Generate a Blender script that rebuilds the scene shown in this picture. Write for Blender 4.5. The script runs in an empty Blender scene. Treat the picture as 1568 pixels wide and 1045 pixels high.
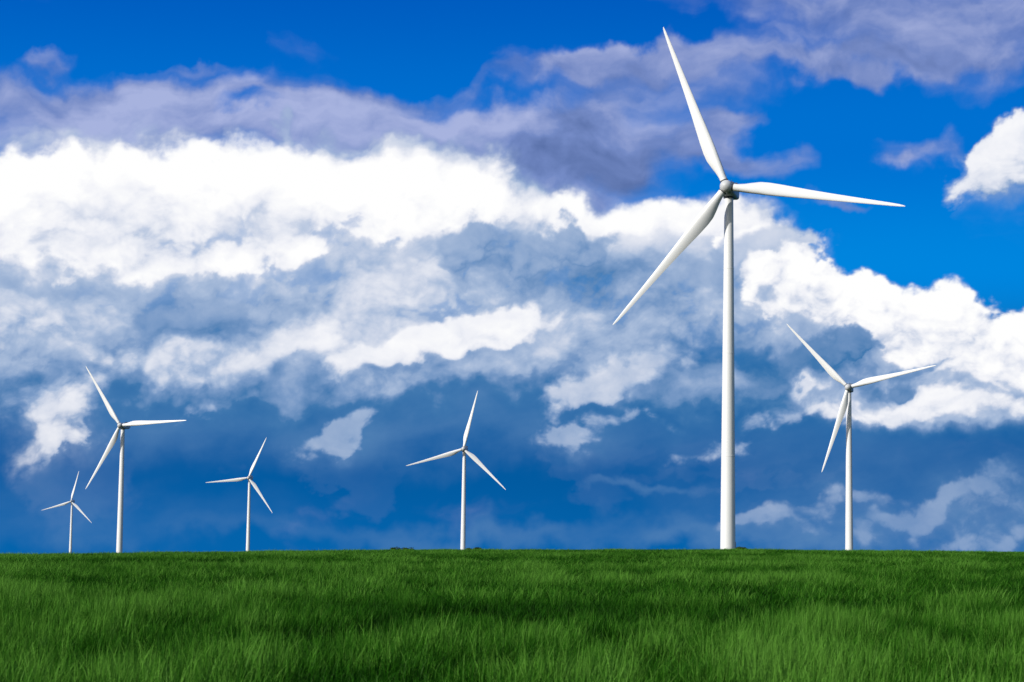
import bpy, bmesh, math, random
import numpy as np
from mathutils import Matrix, Vector
random.seed(4); rng=np.random.default_rng(4)
scene=bpy.context.scene
COL=scene.collection
EYE=1.9

# ------------------------------------------------------------------ helpers
def new_mat(name):
    m=bpy.data.materials.new(name); m.use_nodes=True
    m.node_tree.nodes.clear(); return m
class NT:
    def __init__(s,t): s.t=t
    def n(s,typ,**k):
        nd=s.t.nodes.new(typ)
        for a,b in k.items(): setattr(nd,a,b)
        return nd
    def put(s,sock,v):
        if v is None: return
        if isinstance(v,bpy.types.NodeSocket): s.t.links.new(v,sock)
        else: sock.default_value=v
    def math(s,op,a,b=None,c=None,clamp=False):
        nd=s.n('ShaderNodeMath',operation=op); nd.use_clamp=clamp
        for i,v in enumerate((a,b,c)): s.put(nd.inputs[i],v)
        return nd.outputs[0]
    def vm(s,op,a,b=None,out=0,scale=None):
        nd=s.n('ShaderNodeVectorMath',operation=op)
        s.put(nd.inputs[0],a); s.put(nd.inputs[1],b)
        if scale is not None: s.put(nd.inputs['Scale'],scale)
        return nd.outputs[out]
    def noise(s,vec,scale,detail=5,rough=.5,out='Fac',lac=2.0,dist=0):
        nd=s.n('ShaderNodeTexNoise'); s.put(nd.inputs['Vector'],vec)
        nd.inputs['Scale'].default_value=scale; nd.inputs['Detail'].default_value=detail
        nd.inputs['Roughness'].default_value=rough; nd.inputs['Lacunarity'].default_value=lac
        nd.inputs['Distortion'].default_value=dist
        return nd.outputs[out]
    def maprange(s,v,a,b,c=0.,d=1.,it='LINEAR'):
        nd=s.n('ShaderNodeMapRange',interpolation_type=it)
        for i,x in enumerate((v,a,b,c,d)): s.put(nd.inputs[i],x)
        return nd.outputs[0]
    def ramp(s,v,stops,ip='LINEAR'):
        nd=s.n('ShaderNodeValToRGB'); r=nd.color_ramp; r.interpolation=ip
        while len(r.elements)<len(stops): r.elements.new(.5)
        for e,(p,c) in zip(r.elements,stops): e.position=p; e.color=(*c,1)
        s.put(nd.inputs[0],v); return nd.outputs[0]
    def mix(s,f,a,b,bt='MIX'):
        nd=s.n('ShaderNodeMix',data_type='RGBA',blend_type=bt)
        s.put(nd.inputs[0],f)
        for i,v in ((6,a),(7,b)):
            if isinstance(v,tuple) and len(v)==3: v=(*v,1)
            s.put(nd.inputs[i],v)
        return nd.outputs[2]

# vectorised gradient noise
_perm=np.random.default_rng(11).permutation(256).astype(np.int32); _perm=np.concatenate([_perm,_perm])
_ga=np.linspace(0,2*np.pi,64,endpoint=False); _gx=np.cos(_ga).astype(np.float32); _gy=np.sin(_ga).astype(np.float32)
def perlin(x,y,seed=0):
    xi=np.floor(x).astype(np.int32); yi=np.floor(y).astype(np.int32)
    xf=(x-xi).astype(np.float32); yf=(y-yi).astype(np.float32)
    u=xf*xf*xf*(xf*(xf*6-15)+10); v=yf*yf*yf*(yf*(yf*6-15)+10)
    def g(ix,iy,dx,dy):
        h=_perm[(_perm[(ix+seed*17)&255]+iy+seed*5)&255]&63
        return _gx[h]*dx+_gy[h]*dy
    a=g(xi,yi,xf,yf); b=g(xi+1,yi,xf-1,yf); c=g(xi,yi+1,xf,yf-1); d=g(xi+1,yi+1,xf-1,yf-1)
    return ((a+(b-a)*u)*(1-v)+(c+(d-c)*u)*v)*1.5
def fbm(x,y,s,octv,gain=.5,seed=0,billow=False):
    out=0;amp=1.;tot=0
    for o in range(octv):
        n=perlin(x*s+o*3.7,y*s+o*9.1,seed+o)
        if billow: n=np.sqrt(n*n+.012)*2-.60
        out=out+n*amp; tot+=amp; amp*=gain; s*=2.03
    return (out/tot*1.3).astype(np.float32)
def sstep(v,a,b):
    t=np.clip((v-a)/(b-a),0,1); return t*t*(3-2*t)

# ------------------------------------------------------------------ terrain
cx_=np.array([-400,-102,-78,-52,-21,0,41,102,400.]); cz_=np.array([-3.2,-1.65,-1.2,-.38,.45,.77,1.32,1.5,1.2])-0.62
dy_=np.array([450,510,700,1025,1276,1526,2090,2925,6000,16000.]); dz_=np.array([0,-.1,-2.2,-6.6,-10.5,-12.8,-16,-22,-48,-150.])
def ground_z(x,y):
    x=np.asarray(x,float); y=np.asarray(y,float)
    yy=np.maximum(y,1.)
    xe=np.where(y>450, x*450/yy, x)
    c=np.interp(xe,cx_,cz_)
    t=np.clip((y-8)/442,0,1)
    s=np.sin(t*math.pi/2)**1.15
    z=-1.9+(c+1.9)*s + np.where(y>450,np.interp(y,dy_,dz_),0)
    z=z+0.05*np.sin(x*.11+1.3)*np.sin(y*.07)*np.clip((y-10)/60,0,1)
    z=z-np.clip(-y,0,1e9)*.01-np.clip(np.abs(x)-600,0,1e9)*.012
    return z+EYE
rad=np.concatenate([[0.5],np.geomspace(4,15000,150)]); NA=240
ang=np.linspace(0,2*math.pi,NA,endpoint=False)
R,A=np.meshgrid(rad,ang,indexing='ij')
X=R*np.sin(A);Y=R*np.cos(A);Z=ground_z(X,Y)
V=np.stack([X,Y,Z],-1).reshape(-1,3)
F=[]
for i in range(len(rad)-1):
    for j in range(NA):
        k=(j+1)%NA
        F.append((i*NA+j,(i+1)*NA+j,(i+1)*NA+k,i*NA+k))
F.append(tuple(range(NA)))
me=bpy.data.meshes.new('ground'); me.from_pydata(V.tolist(),[],F); me.update()
for p in me.polygons: p.use_smooth=True
bm=bmesh.new(); bm.from_mesh(me); bmesh.ops.recalc_face_normals(bm,faces=bm.faces)
if sum(f.normal.z for f in bm.faces)<0: bmesh.ops.reverse_faces(bm,faces=bm.faces)
bm.to_mesh(me); bm.free()
ground=bpy.data.objects.new('ground',me); COL.objects.link(ground)
m=new_mat('ground_soil_and_crop'); t=NT(m.node_tree)
geo=t.n('ShaderNodeNewGeometry')
n1=t.noise(geo.outputs['Position'],.05,6,.6); n2=t.noise(geo.outputs['Position'],2.5,4,.6)
c=t.ramp(t.math('MULTIPLY_ADD',n2,.4,t.math('MULTIPLY',n1,.6)),[(.3,(.003,.015,.002)),(.55,(.005,.027,.003)),(.8,(.011,.045,.004))])
b=t.n('ShaderNodeBsdfDiffuse'); t.put(b.inputs[0],c); o=t.n('ShaderNodeOutputMaterial'); t.put(o.inputs[0],b.outputs[0])
me.materials.append(m)

# ------------------------------------------------------------------ crop
m=new_mat('barley_leaf'); t=NT(m.node_tree)
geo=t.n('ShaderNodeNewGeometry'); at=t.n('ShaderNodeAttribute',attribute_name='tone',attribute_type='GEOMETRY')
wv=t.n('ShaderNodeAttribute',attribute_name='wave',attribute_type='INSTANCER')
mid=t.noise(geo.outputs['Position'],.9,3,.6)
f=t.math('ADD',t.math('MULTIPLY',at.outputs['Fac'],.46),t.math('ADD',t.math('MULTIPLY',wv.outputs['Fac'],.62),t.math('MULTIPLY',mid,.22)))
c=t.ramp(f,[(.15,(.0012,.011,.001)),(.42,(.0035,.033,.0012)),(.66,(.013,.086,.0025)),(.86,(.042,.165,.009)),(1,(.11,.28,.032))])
d=t.n('ShaderNodeBsdfDiffuse'); tr=t.n('ShaderNodeBsdfTranslucent'); g=t.n('ShaderNodeBsdfGlossy'); g.inputs['Roughness'].default_value=.5
t.put(d.inputs[0],c); t.put(tr.inputs[0],c); g.inputs[0].default_value=(.6,.8,.4,1)
ms=t.n('ShaderNodeMixShader'); ms.inputs[0].default_value=.3; t.put(ms.inputs[1],d.outputs[0]); t.put(ms.inputs[2],tr.outputs[0])
ms2=t.n('ShaderNodeMixShader'); ms2.inputs[0].default_value=.010; t.put(ms2.inputs[1],ms.outputs[0]); t.put(ms2.inputs[2],g.outputs[0])
o=t.n('ShaderNodeOutputMaterial'); t.put(o.inputs[0],ms2.outputs[0])
leaf=m

def tuft(name,nb=58,r=.30):
    vs=[];fs=[];tone=[]
    for i in range(nb):
        a=random.uniform(0,6.283); rr=r*math.sqrt(random.random())
        x,y=rr*math.cos(a),rr*math.sin(a)
        H=random.uniform(.34,.78)*(1-.25*rr/r); w=random.uniform(.005,.011)
        az=random.uniform(-3.14,3.14) if random.random()<.5 else random.gauss(0,1.0); lean=random.uniform(.05,.38)*H
        dx,dy=math.cos(az)*lean,math.sin(az)*lean*.8
        fa=random.uniform(0,3.14); fx,fy=math.cos(fa)*w,math.sin(fa)*w
        tn=random.random(); b0=len(vs)
        segs=4
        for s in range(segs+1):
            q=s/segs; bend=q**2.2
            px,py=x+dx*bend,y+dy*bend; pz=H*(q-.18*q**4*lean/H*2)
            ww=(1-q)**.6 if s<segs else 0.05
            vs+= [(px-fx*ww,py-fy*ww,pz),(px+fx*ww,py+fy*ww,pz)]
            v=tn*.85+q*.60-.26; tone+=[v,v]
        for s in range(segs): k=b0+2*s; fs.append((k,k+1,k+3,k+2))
    me=bpy.data.meshes.new(name); me.from_pydata(vs,[],fs); me.update()
    at=me.attributes.new('tone','FLOAT','POINT'); at.data.foreach_set('value',np.array(tone,np.float32))
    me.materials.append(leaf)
    return bpy.data.objects.new(name,me)
pts=[];scl=[];wav=[]
def band(y0,y1,dens,sxy,marg=5):
    w0=.26*y0+marg;w1=.26*y1+marg
    n=int((w0+w1)*(y1-y0)*dens)
    yy=rng.uniform(y0,y1,int(n*1.9)); ww=.26*yy+marg
    keep=rng.uniform(0,w1,len(yy))<ww; yy=yy[keep]; ww=ww[keep]
    xx=rng.uniform(-1,1,len(yy))*ww
    s0=.45 if y1<140 else .2
    nz=fbm(xx,yy*.4,s0,4,.6,3)+.45*fbm(xx,yy*.3,.10,3,.5,15); nb=fbm(xx,yy*.5,.06,3,.5,9)
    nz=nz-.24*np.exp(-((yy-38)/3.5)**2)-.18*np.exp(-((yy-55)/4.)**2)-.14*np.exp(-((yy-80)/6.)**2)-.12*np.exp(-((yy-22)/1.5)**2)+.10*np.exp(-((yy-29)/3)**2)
    h=.90+.95*nz+.25*nb
    keep=(nz>-.22+rng.normal(0,.05,len(nz)))
    xx,yy,h,nz,nb=xx[keep],yy[keep],h[keep],nz[keep],nb[keep]
    pts.append(np.stack([xx,yy,ground_z(xx,yy)-.01],-1))
    scl.append(np.stack([np.full(len(xx),sxy)]*2+[np.clip(h,.35,1.45)*rng.uniform(.88,1.12,len(xx))],-1))
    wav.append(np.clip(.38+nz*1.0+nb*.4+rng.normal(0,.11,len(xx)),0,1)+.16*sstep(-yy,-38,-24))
band(13,62,8,1.0); band(62,130,2.6,1.8); band(130,260,.9,3.2); band(260,520,.36,5.2,12)
P=np.concatenate(pts); S=np.concatenate(scl); W=np.concatenate(wav)
me=bpy.data.meshes.new('barley_field'); me.vertices.add(len(P)); me.vertices.foreach_set('co',P.astype(np.float32).ravel())
a=me.attributes.new('scl','FLOAT_VECTOR','POINT'); a.data.foreach_set('vector',S.astype(np.float32).ravel())
a=me.attributes.new('wave','FLOAT','POINT'); a.data.foreach_set('value',W.astype(np.float32))
rot=np.zeros((len(P),3),np.float32); rot[:,2]=rng.normal(0,.5,len(P)); rot[:,0]=rng.normal(0,.06,len(P))
a=me.attributes.new('rot','FLOAT_VECTOR','POINT'); a.data.foreach_set('vector',rot.ravel())
a=me.attributes.new('idx','INT','POINT'); a.data.foreach_set('value',rng.integers(0,5,len(P)).astype(np.int32))
me.update()
field=bpy.data.objects.new('barley_field',me); COL.objects.link(field)
tufts=[]
for i in range(5):
    o=tuft('stalk_clump_%d'%(i+1)); COL.objects.link(o); o.parent=field
    x,y=-2+i*1.0,16.; o.location=(x,y,float(ground_z(x,y))); tufts.append(o)
ng=bpy.data.node_groups.new('sow_barley','GeometryNodeTree')
ng.interface.new_socket('Geometry',in_out='INPUT',socket_type='NodeSocketGeometry')
ng.interface.new_socket('Geometry',in_out='OUTPUT',socket_type='NodeSocketGeometry')
N=ng.nodes;L=ng.links
gi=N.new('NodeGroupInput');go=N.new('NodeGroupOutput')
iop=N.new('GeometryNodeInstanceOnPoints'); g2i=N.new('GeometryNodeGeometryToInstance')
for o in tufts:
    oi=N.new('GeometryNodeObjectInfo'); oi.transform_space='ORIGINAL'; oi.inputs['Object'].default_value=o
    L.new(oi.outputs['Geometry'],g2i.inputs[0])
def na(name,dt):
    n=N.new('GeometryNodeInputNamedAttribute'); n.data_type=dt; n.inputs['Name'].default_value=name; return n.outputs['Attribute']
L.new(gi.outputs[0],iop.inputs['Points']); L.new(g2i.outputs[0],iop.inputs['Instance'])
iop.inputs['Pick Instance'].default_value=True
L.new(na('idx','INT'),iop.inputs['Instance Index'])
L.new(na('scl','FLOAT_VECTOR'),iop.inputs['Scale'])
e2r=N.new('FunctionNodeEulerToRotation'); L.new(na('rot','FLOAT_VECTOR'),e2r.inputs[0]); L.new(e2r.outputs[0],iop.inputs['Rotation'])
L.new(iop.outputs[0],go.inputs[0])
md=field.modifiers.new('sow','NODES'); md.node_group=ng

# ------------------------------------------------------------------ turbines
def paint(name,col,rough,dirt=.05):
    m=new_mat(name); t=NT(m.node_tree)
    tc=t.n('ShaderNodeTexCoord')
    nz=t.noise(t.vm('MULTIPLY',tc.outputs['Object'],(1,1,.15)),.9,5,.6)
    c=t.mix(t.maprange(nz,.35,.7),tuple(v*(1-dirt) for v in col),col)
    b=t.n('ShaderNodeBsdfPrincipled'); t.put(b.inputs['Base Color'],c); b.inputs['Roughness'].default_value=rough
    o=t.n('ShaderNodeOutputMaterial'); t.put(o.inputs[0],b.outputs[0]); return m
WHITE=paint('white_tower_paint',(.84,.84,.83),.45,.03); BLADE=paint('white_gelcoat',(.85,.85,.84),.35,.03)
SHELL=paint('white_nacelle_shell',(.60,.61,.62),.5,.1); DARK=paint('dark_metal',(.05,.055,.06),.5,.2)
GREY=paint('grey_door_paint',(.34,.36,.38),.5,.2)

def ring_loft(rings,cap=True):
    n=len(rings[0]);vs=[v for r in rings for v in r];fs=[]
    for i in range(len(rings)-1):
        for j in range(n):
            k=(j+1)%n; fs.append((i*n+j,i*n+k,(i+1)*n+k,(i+1)*n+j))
    if cap: fs.append(tuple(range(n))[::-1]); fs.append(tuple((len(rings)-1)*n+j for j in range(n)))
    return vs,fs
def mk(name,vs,fs,mat,parent,smooth=True,angle=40):
    me=bpy.data.meshes.new(name); me.from_pydata([tuple(v) for v in vs],[],fs); me.update()
    bm=bmesh.new(); bm.from_mesh(me); bmesh.ops.recalc_face_normals(bm,faces=bm.faces); bm.to_mesh(me); bm.free()
    me.materials.append(mat)
    for p in me.polygons: p.use_smooth=smooth
    if smooth: me.set_sharp_from_angle(angle=math.radians(angle))
    o=bpy.data.objects.new(name,me); COL.objects.link(o); o.parent=parent; return o
def circ(r,z,n=48,c=(0,0)): return [(c[0]+r*math.cos(2*math.pi*i/n),c[1]+r*math.sin(2*math.pi*i/n),z) for i in range(n)]
def blade_mesh():
    R_=41.0; st=[.9,1.6,2.6,4,5.6,7.5,9.5,12,15,19,24,29,34,37.5,39.6,40.6,41]
    ch=[1.7,1.7,1.75,2.1,2.65,3.1,3.2,3.0,2.65,2.2,1.75,1.38,1.02,.76,.54,.32,.1]
    th=[1,1,.97,.78,.58,.43,.34,.29,.26,.23,.2,.18,.17,.16,.16,.16,.2]
    tw=[14,14,14,14,13.5,12.5,11,9,7,5,3.2,2,1,.5,.2,0,0]
    rings=[];n=32
    for z,c,tk,a in zip(st,ch,th,tw):
        rd=max(0,min(1,(z-2)/5)); ring=[]
        ax=.5*(1-rd)+.30*rd
        for i in range(n):
            p=2*math.pi*i/n
            xx=.5-.5*math.cos(p); ey=.5*tk*math.sin(p)
            yt=5*tk*(.2969*math.sqrt(xx)-.126*xx-.3516*xx**2+.2843*xx**3-.1036*xx**4)*(1 if math.sin(p)>=0 else -1)
            cam=.035*4*xx*(1-xx)
            yy=(ey)*(1-rd)+(yt-cam)*rd
            lx=(ax-xx)*c; ly=yy*c
            ar=math.radians(a+2)
            X_=lx*math.cos(ar)+ly*math.sin(ar); Y_=-lx*math.sin(ar)+ly*math.cos(ar)
            pre=-1.6*(z/R_)**2.2
            ring.append((X_,Y_+pre,z))
        rings.append(ring)
    return ring_loft(rings)
BV,BF=blade_mesh()
def rbox_section(w,h,r,y,cz,n=6):
    out=[]
    for q,(sx,sz) in enumerate(((1,1),(-1,1),(-1,-1),(1,-1))):
        for i in range(n+1):
            a=math.pi/2*(q+i/n); out.append((sx*(w/2-r)+r*math.cos(a),y,cz+sz*(h/2-r)+r*math.sin(a)))
    return out
def turbine(x,y,hubz,az0,yaw,tilt=4,rb=1.85,rt=1.12):
    gz=float(ground_z(x,y)); hz=hubz+EYE
    root=bpy.data.objects.new('wind_turbine',None); root.empty_display_size=3; COL.objects.link(root); root.location=(x,y,gz)
    H=hz-gz; top=H-2.05
    rings=[];K=36
    rings.append(circ(rb*1.12,-.4)); rings.append(circ(rb*1.12,.25));
    for i in range(K+1):
        q=i/K; rings.append(circ(rb+(rt-rb)*q**1.08,.26+(top-.26)*q))
    mk('tower',*ring_loft(rings),WHITE,root)
    for i,q in enumerate((.27,.56,.80)):
        zz=.26+(top-.26)*q; rr=rb+(rt-rb)*q**1.08
        mk('flange_%d'%(i+1),*ring_loft([circ(rr,zz-.09),circ(rr+.035,zz-.08),circ(rr+.035,zz+.08),circ(rr,zz+.09)]),WHITE,root)
    dsh=((-1,-1),(1,-1),(1,.8),(.6,1),(-.6,1),(-1,.8))
    dv,df=ring_loft([[(a*.45,-rb-.06,1.7+b*1.05) for a,b in dsh],[(a*.45,-rb+.25,1.7+b*1.05) for a,b in dsh]])
    d_=mk('door',dv,df,GREY,root,False); d_.rotation_euler=(0,0,math.radians(100))
    head=bpy.data.objects.new('nacelle_group',None); COL.objects.link(head); head.parent=root; head.location=(0,0,H)
    head.rotation_euler=(0,0,math.radians(yaw))
    mk('yaw_bearing',*ring_loft([circ(rt+.0,-2.05),circ(rt+.22,-2.0),circ(rt+.22,-1.72),circ(rt+.05,-1.5)]),DARK,head)
    secs=[(2.2,2.3,.8,-2.5,-.05),(2.8,3.0,.8,-2.1,0),(3.2,3.4,.7,-1.2,0.02),(3.3,3.5,.6,2.0,.05),(3.2,3.3,.6,5.5,.12),(2.7,2.6,.6,7.4,.3),(2.2,2.0,.6,7.7,.35)]
    mk('nacelle',*ring_loft([rbox_section(*s) for s in secs]),SHELL,head,True,50)
    mk('cooler_intake',*ring_loft([rbox_section(2.4,.7,.12,5.0,2.1),rbox_section(2.4,.7,.12,6.6,2.1)]),DARK,head,True)
    mk('wind_vane_mast',*ring_loft([circ(.05,1.7,8,(0,4.2)),circ(.04,3.1,8,(0,4.2))]),DARK,head)
    mk('main_bearing_ring',*ring_loft([[(r*math.cos(2*math.pi*i/40),yy,.1+r*math.sin(2*math.pi*i/40)) for i in range(40)] for r,yy in ((1.0,-2.9),(1.28,-2.85),(1.28,-2.45),(1.0,-2.4))]),DARK,head)
    rot=bpy.data.objects.new('rotor',None); COL.objects.link(rot); rot.parent=head; rot.location=(0,-3.9,0.1)
    rot.rotation_euler=(math.radians(-tilt),0,0)
    prof=[(1.2,1.05),(1.4,.8),(1.5,.3),(1.48,-.4),(1.32,-1.0),(.98,-1.45),(.5,-1.75),(.12,-1.85)]
    mk('spinner',*ring_loft([[(r*math.cos(2*math.pi*i/40),yy,r*math.sin(2*math.pi*i/40)) for i in range(40)] for r,yy in prof]),SHELL,rot)
    for i in range(3):
        th=math.radians(az0+120*i)
        d=Vector((math.cos(th),0,math.sin(th))); le=Vector((math.sin(th),0,-math.cos(th)))
        M=Matrix((( le.x,0,d.x,0),(0,1,0,0),(le.z,0,d.z,0),(0,0,0,1)))
        b=mk('blade_%d'%(i+1),BV,BF,BLADE,rot,True,60); b.matrix_local=M
        c=mk('blade_root_collar_%d'%(i+1),*ring_loft([circ(.92,1.36),circ(.95,1.4),circ(.95,1.56),circ(.92,1.6)]),DARK,rot); c.matrix_local=M
    return root
turbine(49.6,510,84.2,111.5,-14,rb=1.72,rt=1.02)
turbine(155.1,1025,77.7,133.5,-14)
turbine(-31.6,1526,70.6,77,-8)
turbine(-221.6,1276,70.0,123.5,-14)
turbine(-243.4,2090,67.4,66.8,-8,rb=2.0)
turbine(-571.6,2925,60.8,77,-8,rb=2.1)

# ------------------------------------------------------------------ low shrubs on the skyline
SH=new_mat('shrub_leaf'); t=NT(SH.node_tree); g=t.n('ShaderNodeNewGeometry')
c=t.ramp(t.noise(g.outputs['Position'],1.2,3),[(.3,(.02,.05,.015)),(.7,(.06,.10,.03))]); b=t.n('ShaderNodeBsdfDiffuse'); t.put(b.inputs[0],c); o=t.n('ShaderNodeOutputMaterial'); t.put(o.inputs[0],b.outputs[0])
def bush(x,y,w,h,nleaf=900):
    vs=[];fs=[]
    gz=float(ground_z(x,y))
    cl=[(random.uniform(-.42,.42)*w,random.uniform(-.3,.3)*w*.4,random.uniform(.3,.62)*h,random.uniform(.22,.38)*h) for _ in range(9)]
    for cx,cy,cz,r in cl:
        for i in range(nleaf//9):
            v=Vector((random.gauss(0,1),random.gauss(0,1),random.gauss(0,1))).normalized()*r*random.uniform(.5,1.1)
            v.x*=1.8
            p=Vector((cx,cy,cz))+v; s=.14
            a=Vector((random.gauss(0,1),random.gauss(0,1),random.gauss(0,1))).normalized()*s; b=a.cross(Vector((random.gauss(0,1),random.gauss(0,1),random.gauss(0,1)))).normalized()*s
            k=len(vs); vs+=[p-a,p+b,p+a,p-b]; fs.append((k,k+1,k+2,k+3))
    for cx,cy,cz,r in cl:
        k=len(vs)
        for z,rr in ((-.2,.09),(cz,.04)):
            for q in range(5): vs.append(Vector((cx*(.5 if z<0 else 1)+rr*math.cos(q*1.257),cy+rr*math.sin(q*1.257),z)))
        for q in range(5): fs.append((k+q,k+(q+1)%5,k+5+(q+1)%5,k+5+q))
    o=mk('shrub',vs,fs,SH,None,False); o.location=(x,y,gz); return o
bush(-24,500,5,1.5); bush(-7.5,500,4,1.7); bush(51.9,500,1.6,1.7)

# ------------------------------------------------------------------ camera
pitch=5.437; roll=.7
cd=bpy.data.cameras.new('camera'); cam=bpy.data.objects.new('camera',cd); COL.objects.link(cam)
cam.matrix_world=Matrix.Translation((0,0,EYE))@Matrix.Rotation(math.radians(90+pitch),4,'X')@Matrix.Rotation(math.radians(roll),4,'Z')
cd.lens=78.6; cd.sensor_width=36; cd.clip_start=.1; cd.clip_end=60000
cd.dof.use_dof=True; cd.dof.focus_distance=300; cd.dof.aperture_fstop=5.0
scene.camera=cam

# ------------------------------------------------------------------ sun and sky light
sd=Vector((-.74,-.50,.50)).normalized()
sl=bpy.data.lights.new('sun','SUN'); sl.energy=4.0; sl.angle=math.radians(.5); sl.color=(1,.97,.92)
so=bpy.data.objects.new('sun',sl); COL.objects.link(so); so.rotation_euler=(-sd).to_track_quat('-Z','Y').to_euler()
el=math.asin(sd.z); az=math.atan2(sd.x,sd.y)
w=bpy.data.worlds.new('World'); scene.world=w; w.use_nodes=True; w.node_tree.nodes.clear()
t=NT(w.node_tree)
sky=t.n('ShaderNodeTexSky',sky_type='NISHITA'); sky.sun_disc=False; sky.sun_elevation=el; sky.sun_rotation=az
bg=t.n('ShaderNodeBackground'); t.put(bg.inputs[0],sky.outputs[0]); bg.inputs[1].default_value=.09
wo=t.n('ShaderNodeOutputWorld'); t.put(wo.inputs[0],bg.outputs[0])

# ------------------------------------------------------------------ cloud-filled sky dome (forward half)
AZ=np.concatenate([np.linspace(-85,-14.3,50,endpoint=False),np.linspace(-14.3,14.3,1200),np.linspace(14.3,85,51)[1:]])
EL=np.concatenate([[-4.],np.linspace(-1.0,15.6,700),np.linspace(15.6,62,50)[1:]])
azg,elg=np.meshgrid(np.radians(AZ),np.radians(EL))
XX=(azg*3.425).astype(np.float32); YY=(elg*3.425).astype(np.float32)
xa=XX[0]; ya=YY[:,0]
def loc(px,py):
    u=(px-784)/1000; return (u-.0122*(522-py)/1000,(848-py)/1000+.0122*u)
def blobs(x,y,lst,hi=1.35,lo=.55):
    acc=np.zeros(x.shape,np.float32)
    for cx,cy,rx,ry,ro,wt in lst:
        a,b=loc(cx,cy); r=math.radians(ro); c,s=math.cos(r),math.sin(r)
        m_=max(rx,ry)/1000*hi+.12
        j0,j1=np.searchsorted(xa,a-m_),np.searchsorted(xa,a+m_); i0,i1=np.searchsorted(ya,b-m_),np.searchsorted(ya,b+m_)
        if j1<=j0 or i1<=i0: continue
        dx=x[i0:i1,j0:j1]-a;dy=y[i0:i1,j0:j1]-b
        d=np.sqrt(((dx*c+dy*s)/(rx/1000))**2+((-dx*s+dy*c)/(ry/1000))**2)
        acc[i0:i1,j0:j1]+=wt*(1-sstep(d,lo,hi))
    return acc
def shift(a,dx,dy):
    ix=int(round(dx/3.425*57.2958/(28.6/1199))); iy=int(round(dy/3.425*57.2958/(16.6/699)))
    return np.roll(a,(-iy,-ix),(0,1))
def warp(x,y,s,a,seed,o=4): return fbm(x,y,s,o,.5,seed)*a, fbm(x,y,s,o,.5,seed+40)*a
wx,wy=warp(XX,YY,4.,.060,2); vx,vy=warp(XX,YY,14.,.028,5,6)
PX=XX+wx+vx; PY=YY+wy*.7+vy
c_,s_=math.cos(math.radians(12)),math.sin(math.radians(12))
RX=XX*c_+YY*s_; RY=-XX*s_+YY*c_
qx=RX+wx*.4+vx*.6; qy=RY*1.4+wy*.4+vy*.6
BIL={k:fbm(qx,qy,k,6,.54,sd_,True) for k,sd_ in ((9,21),(16,57))}
FBM={k:fbm(qx,qy,k,7,.55,sd_) for k,sd_ in ((5,33),(10,81))}
def cn(seed,coarse=True,wb=.5,wf=.55):
    b=BIL[9 if coarse else 16]; f=FBM[5 if coarse else 10]
    if seed&1: f=f[:,::-1]
    if seed&2: b=b[:,::-1]
    if seed&4: f=-f
    return wb*b+wf*f
def light(d):
    r=(d-shift(d,-.005,.009))*.6+(d-shift(d,-.013,.024))*.7+(d-shift(d,-.03,.05))*.7+(d-shift(d,-.05,.09))*.35
    return np.tanh(r*1.3)/1.3
def layer(lst,seed,coarse,w,base,k,amp=.6,soft=.35,tex=.16):
    raw=blobs(PX,PY,lst,1.6,.05)
    cov=np.clip(raw,-1,1.1)
    d=cov+cn(seed,coarse)*amp*sstep(cov,0,.35)
    r=light(np.clip(d,.1,1.4))
    low=sstep(-r,0.,.30)
    wl=w+soft*low
    return sstep(d,.5-wl,.5+wl)*(1-.35*low), base+r*k+cn(seed^5,coarse,.15,.75)*tex+cn(seed^3,not coarse,.15,.7)*tex*.5
body=[(120,350,260,130,0,1),(430,340,330,105,0,.9),(660,330,200,90,-5,.9),(100,490,320,130,0,1),(520,470,420,120,0,1),(900,430,290,110,0,1),
 (1070,390,150,80,0,.9),(1200,465,170,80,-24,1),(1370,550,200,100,-14,1),(1520,580,170,90,-8,1),(260,590,330,75,3,.8),(650,560,300,80,5,.8),(1010,590,170,75,10,.8),(1280,625,230,60,0,.8),(15,262,50,26,0,-1.2)]
alpha,sv=layer(body,0,True,.36,.56,.28,.6,.1,.24)
alpha=np.clip(alpha*1.25,0,1)
SX=XX+wx*.9+vx*1.1; SY=YY+wy*.7+vy*1.1
sv+=blobs(SX,SY,[(80,480,180,70,0,.10),(450,455,200,50,0,.08),(640,420,120,50,0,.08),(600,640,620,50,0,-.28),(1350,690,300,28,0,-.2),(1080,640,180,28,5,-.12),(80,600,130,30,0,-.16),(300,490,160,50,10,-.14),(1100,560,150,50,0,-.14),(900,400,200,40,0,-.10),(600,205,260,28,0,-.10),(850,290,80,30,0,-.14),(430,590,200,30,0,-.08)],1.7,.1)
def over(lst,seed,coarse,w,base,k,op=1.,**kw):
    global alpha,sv
    al,s=layer(lst,seed,coarse,w,base,k,**kw); al=al*op
    sv=sv*(1-al)+s*al; alpha=1-(1-alpha)*(1-al)
# sunlit masses
over([(180,285,210,60,0,1),(60,360,170,95,0,1.1),(220,385,210,60,0,.9),(360,350,210,70,0,1),(560,325,180,65,-4,.95),(710,310,110,60,0,.85),(110,310,150,60,0,.8),(470,255,170,30,0,.4)],1,True,.34,.87,.28,soft=.35,amp=.5)
over([(1000,335,190,45,-5,.9),(870,335,80,26,0,.45),(1130,380,70,40,-20,.8)],2,True,.30,.76,.28,soft=.3)
over([(1190,420,120,60,-28,.95),(1300,460,130,60,-22,1),(1440,510,170,60,-14,1),(1540,555,110,75,0,1),(1180,470,90,50,0,.5)],3,False,.18,.82,.34,soft=.4)
over([(1490,625,130,32,0,.8),(1340,640,100,26,0,.65),(1210,595,55,26,0,.8),(1230,640,60,20,0,.5)],5,False,.26,.72,.32,op=.9)
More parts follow.
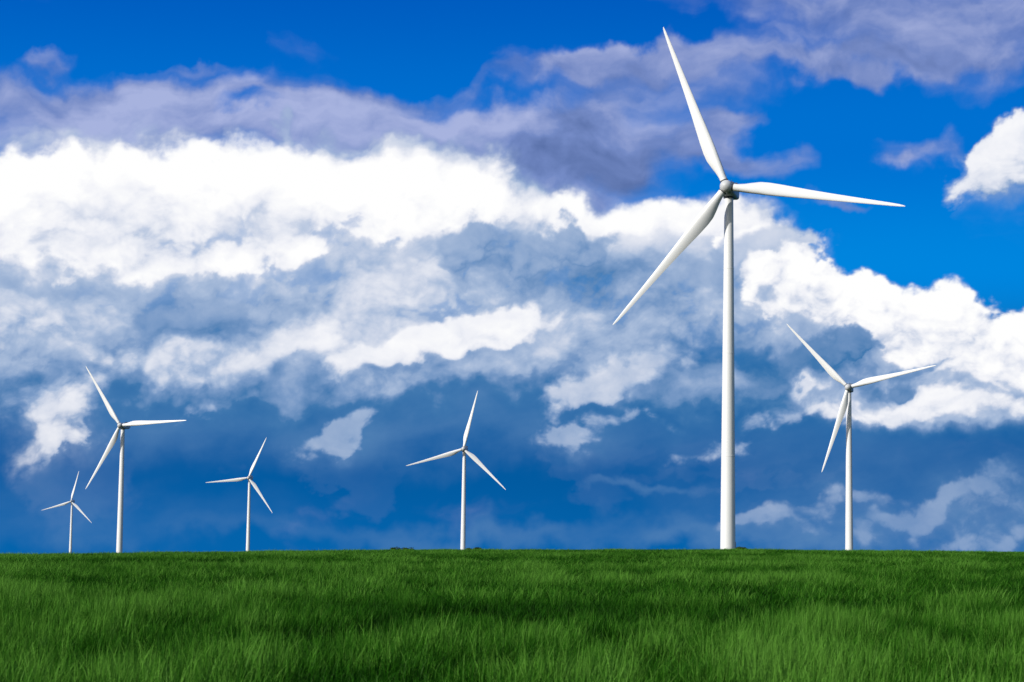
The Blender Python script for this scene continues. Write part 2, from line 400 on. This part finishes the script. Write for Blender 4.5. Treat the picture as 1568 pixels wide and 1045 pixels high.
# mid level puffs
over([(800,488,70,42,15,1),(720,505,120,40,14,.95),(620,535,120,36,10,.8),(540,560,80,26,10,.5)],0,False,.30,.72,.36,soft=.5,amp=.6,op=.88)
over([(465,520,75,38,0,.85),(400,560,90,30,10,.6),(225,575,120,40,10,.75),(330,525,70,26,15,.55),(60,510,130,60,0,.5),(570,600,120,30,8,.35)],6,False,.38,.64,.32,op=.75)
over([(980,570,90,38,12,.85),(880,620,80,26,15,.6),(800,572,36,20,10,.5),(950,610,90,30,0,.6)],3,False,.38,.62,.32,soft=.45,op=.75)
over([(75,665,84,72,0,.9),(60,700,50,26,0,.5),(120,630,50,30,20,.4)],4,False,.50,.72,.26,soft=.4,op=.9)
over([(490,675,80,20,12,.75),(560,650,46,24,40,.7),(530,662,70,24,25,.4),(880,690,52,30,0,.8),(1105,697,60,20,8,.75),(1180,645,80,20,10,.55),(1000,645,40,18,0,.55),(920,660,80,22,15,.55),(310,635,56,18,30,.5)],2,False,.42,.52,.32,soft=.4,amp=1.1,op=.75)
over([(1545,262,85,52,10,1),(1570,230,50,40,0,1)],1,False,.24,.58,.40,soft=.3,amp=.6)
over([(1400,790,120,22,12,.75),(1540,800,90,28,15,.8),(1500,828,90,12,0,.6),(1330,825,36,14,0,.6),(1200,795,100,12,15,.55),(1440,765,110,16,20,.65),(1290,770,90,14,10,.5),(1180,810,70,10,0,.5)],6,False,.44,.40,.26,op=.6,amp=1.0)
# dark scud in front
over([(300,475,90,34,14,.85),(235,510,70,22,20,.7),(335,455,34,26,60,.6),(400,500,60,20,0,.3)],5,False,.34,.33,.20,op=.85,amp=.9)
over([(700,365,52,32,-20,.95),(685,400,48,26,0,.7),(745,352,38,18,0,.65),(850,372,88,28,10,.95),(905,352,36,22,0,.8),(790,390,50,14,0,.45)],6,False,.30,.36,.22,op=.9,amp=.9)
over([(1290,535,85,26,12,.9),(1330,520,44,22,0,.7),(1400,592,66,22,15,.75),(1160,590,70,36,0,.65),(1430,560,40,10,5,.6),(1230,560,60,20,0,.5)],4,False,.28,.16,.25,op=.88,amp=.9)
over([(1175,395,64,26,10,.8),(1070,425,80,28,5,.75),(1215,375,34,18,0,.6),(140,432,110,22,-4,.7),(90,455,60,16,0,.5)],7,False,.34,.38,.2,op=.7,amp=.9)
over([(360,250,44,16,30,.6),(450,228,16,28,-10,.7),(560,242,70,16,0,.5),(650,228,60,18,10,.5),(430,440,140,28,0,.4),(1010,510,70,24,0,.6)],2,False,.38,.52,.2,op=.65,amp=1.0)
veil=blobs(PX,PY,[(90,185,220,62,0,.9),(300,165,240,34,0,.7),(400,215,300,36,0,.85),(620,190,200,30,5,.6),(800,125,300,16,9,.6),(1150,105,330,18,0,.65),(1420,60,280,80,-5,.9),(1130,20,120,25,0,.4),
 (920,225,190,85,15,1.2),(760,250,140,60,0,.7),(1140,240,70,25,-20,.9),(1110,185,50,14,0,.6),(1450,215,110,24,5,.65),(1280,318,65,10,0,.7),(1375,245,35,14,0,.6),(300,115,60,8,0,.4),(75,105,30,12,0,.5),(385,182,60,15,-8,-.9),(1050,130,120,20,0,.3)],1.7,.2)
vn=fbm(XX+wx*1.2+vx*.8,YY*2.1+wy*1.2+vy*.8,4.5,8,.54,71)
va=sstep(veil+vn*.45,.12,1.1)*.88
vs_=.52+vn*.18+(vn-shift(vn,-.010,.018))*.45+blobs(SX,SY,[(920,240,150,60,15,-.30),(1010,165,80,30,25,.28),(800,180,50,40,0,.20),(1450,50,200,60,0,.0),(180,200,280,50,0,.28),(600,200,240,30,0,.25)],1.6,.2)
sh=blobs(SX,SY,[(300,640,520,60,0,.5),(800,640,300,60,0,.35),(1300,700,420,40,0,.25),(100,790,250,40,0,.3),(900,825,500,18,0,.45),(1400,790,300,50,0,.6),(980,770,80,8,0,.5)],1.8,.1)
sh=np.clip(sh*(.9+1.1*fbm(RX,RY*2.0,4,7,.55,81)),0,.95)
Rr=20000.
DX=np.sin(azg)*np.cos(elg)*Rr; DY=np.cos(azg)*np.cos(elg)*Rr; DZ=np.sin(elg)*Rr+EYE
ny,nx=DX.shape
me=bpy.data.meshes.new('sky'); me.vertices.add(nx*ny); me.vertices.foreach_set('co',np.stack([DX,DY,DZ],-1).astype(np.float32).ravel())
I=np.arange(nx*ny).reshape(ny,nx); q=np.stack([I[:-1,:-1],I[1:,:-1],I[1:,1:],I[:-1,1:]],-1).reshape(-1,4)
me.loops.add(q.size); me.loops.foreach_set('vertex_index',q.astype(np.int32).ravel())
me.polygons.add(len(q)); me.polygons.foreach_set('loop_start',(np.arange(len(q))*4).astype(np.int32))
me.update(calc_edges=True)
for nm,arr in (('cloud',alpha),('shade',sv),('veil',va),('veil_tone',vs_),('haze',sh),('alt',YY)):
    a=me.attributes.new(nm,'FLOAT','POINT'); a.data.foreach_set('value',np.ascontiguousarray(arr,dtype=np.float32).ravel())
dome=bpy.data.objects.new('sky',me); COL.objects.link(dome)
m=new_mat('cloudy_sky'); t=NT(m.node_tree)
def att(n): return t.n('ShaderNodeAttribute',attribute_name=n,attribute_type='GEOMETRY').outputs['Fac']
geo=t.n('ShaderNodeNewGeometry')
fine=t.math('SUBTRACT',t.noise(t.vm('SCALE',geo.outputs['Position'],scale=1/Rr),160,4,.6),.5)
base=t.ramp(t.maprange(att('alt'),0.,.9),[(0,(.001,.125,.41)),(.16,(.0005,.100,.345)),(.30,(.005,.130,.38)),(.48,(.0,.235,.73)),(.7,(.0,.165,.64)),(1,(.0,.100,.51))],'EASE')
base=t.mix(att('haze'),base,(.10,.24,.48))
base=t.mix(att('veil'),base,t.ramp(t.math('ADD',att('veil_tone'),t.math('MULTIPLY',fine,.06)),[(.1,(.12,.17,.37)),(.45,(.20,.27,.55)),(.9,(.44,.49,.75))]))
ccol=t.ramp(t.math('ADD',att('shade'),t.math('MULTIPLY',fine,.07)),[(0,(.006,.12,.36)),(.25,(.055,.19,.43)),(.45,(.20,.33,.57)),(.62,(.39,.50,.70)),(.76,(.66,.71,.83)),(.9,(.89,.90,.95)),(1,(1.0,1.0,1.0))])
fin=t.mix(att('cloud'),base,ccol)
em=t.n('ShaderNodeEmission'); t.put(em.inputs[0],fin); em.inputs[1].default_value=1.
o=t.n('ShaderNodeOutputMaterial'); t.put(o.inputs[0],em.outputs[0])
m.cycles.emission_sampling='NONE'
me.materials.append(m)
scene.view_settings.view_transform='Standard'; scene.view_settings.look='None'; scene.view_settings.exposure=0
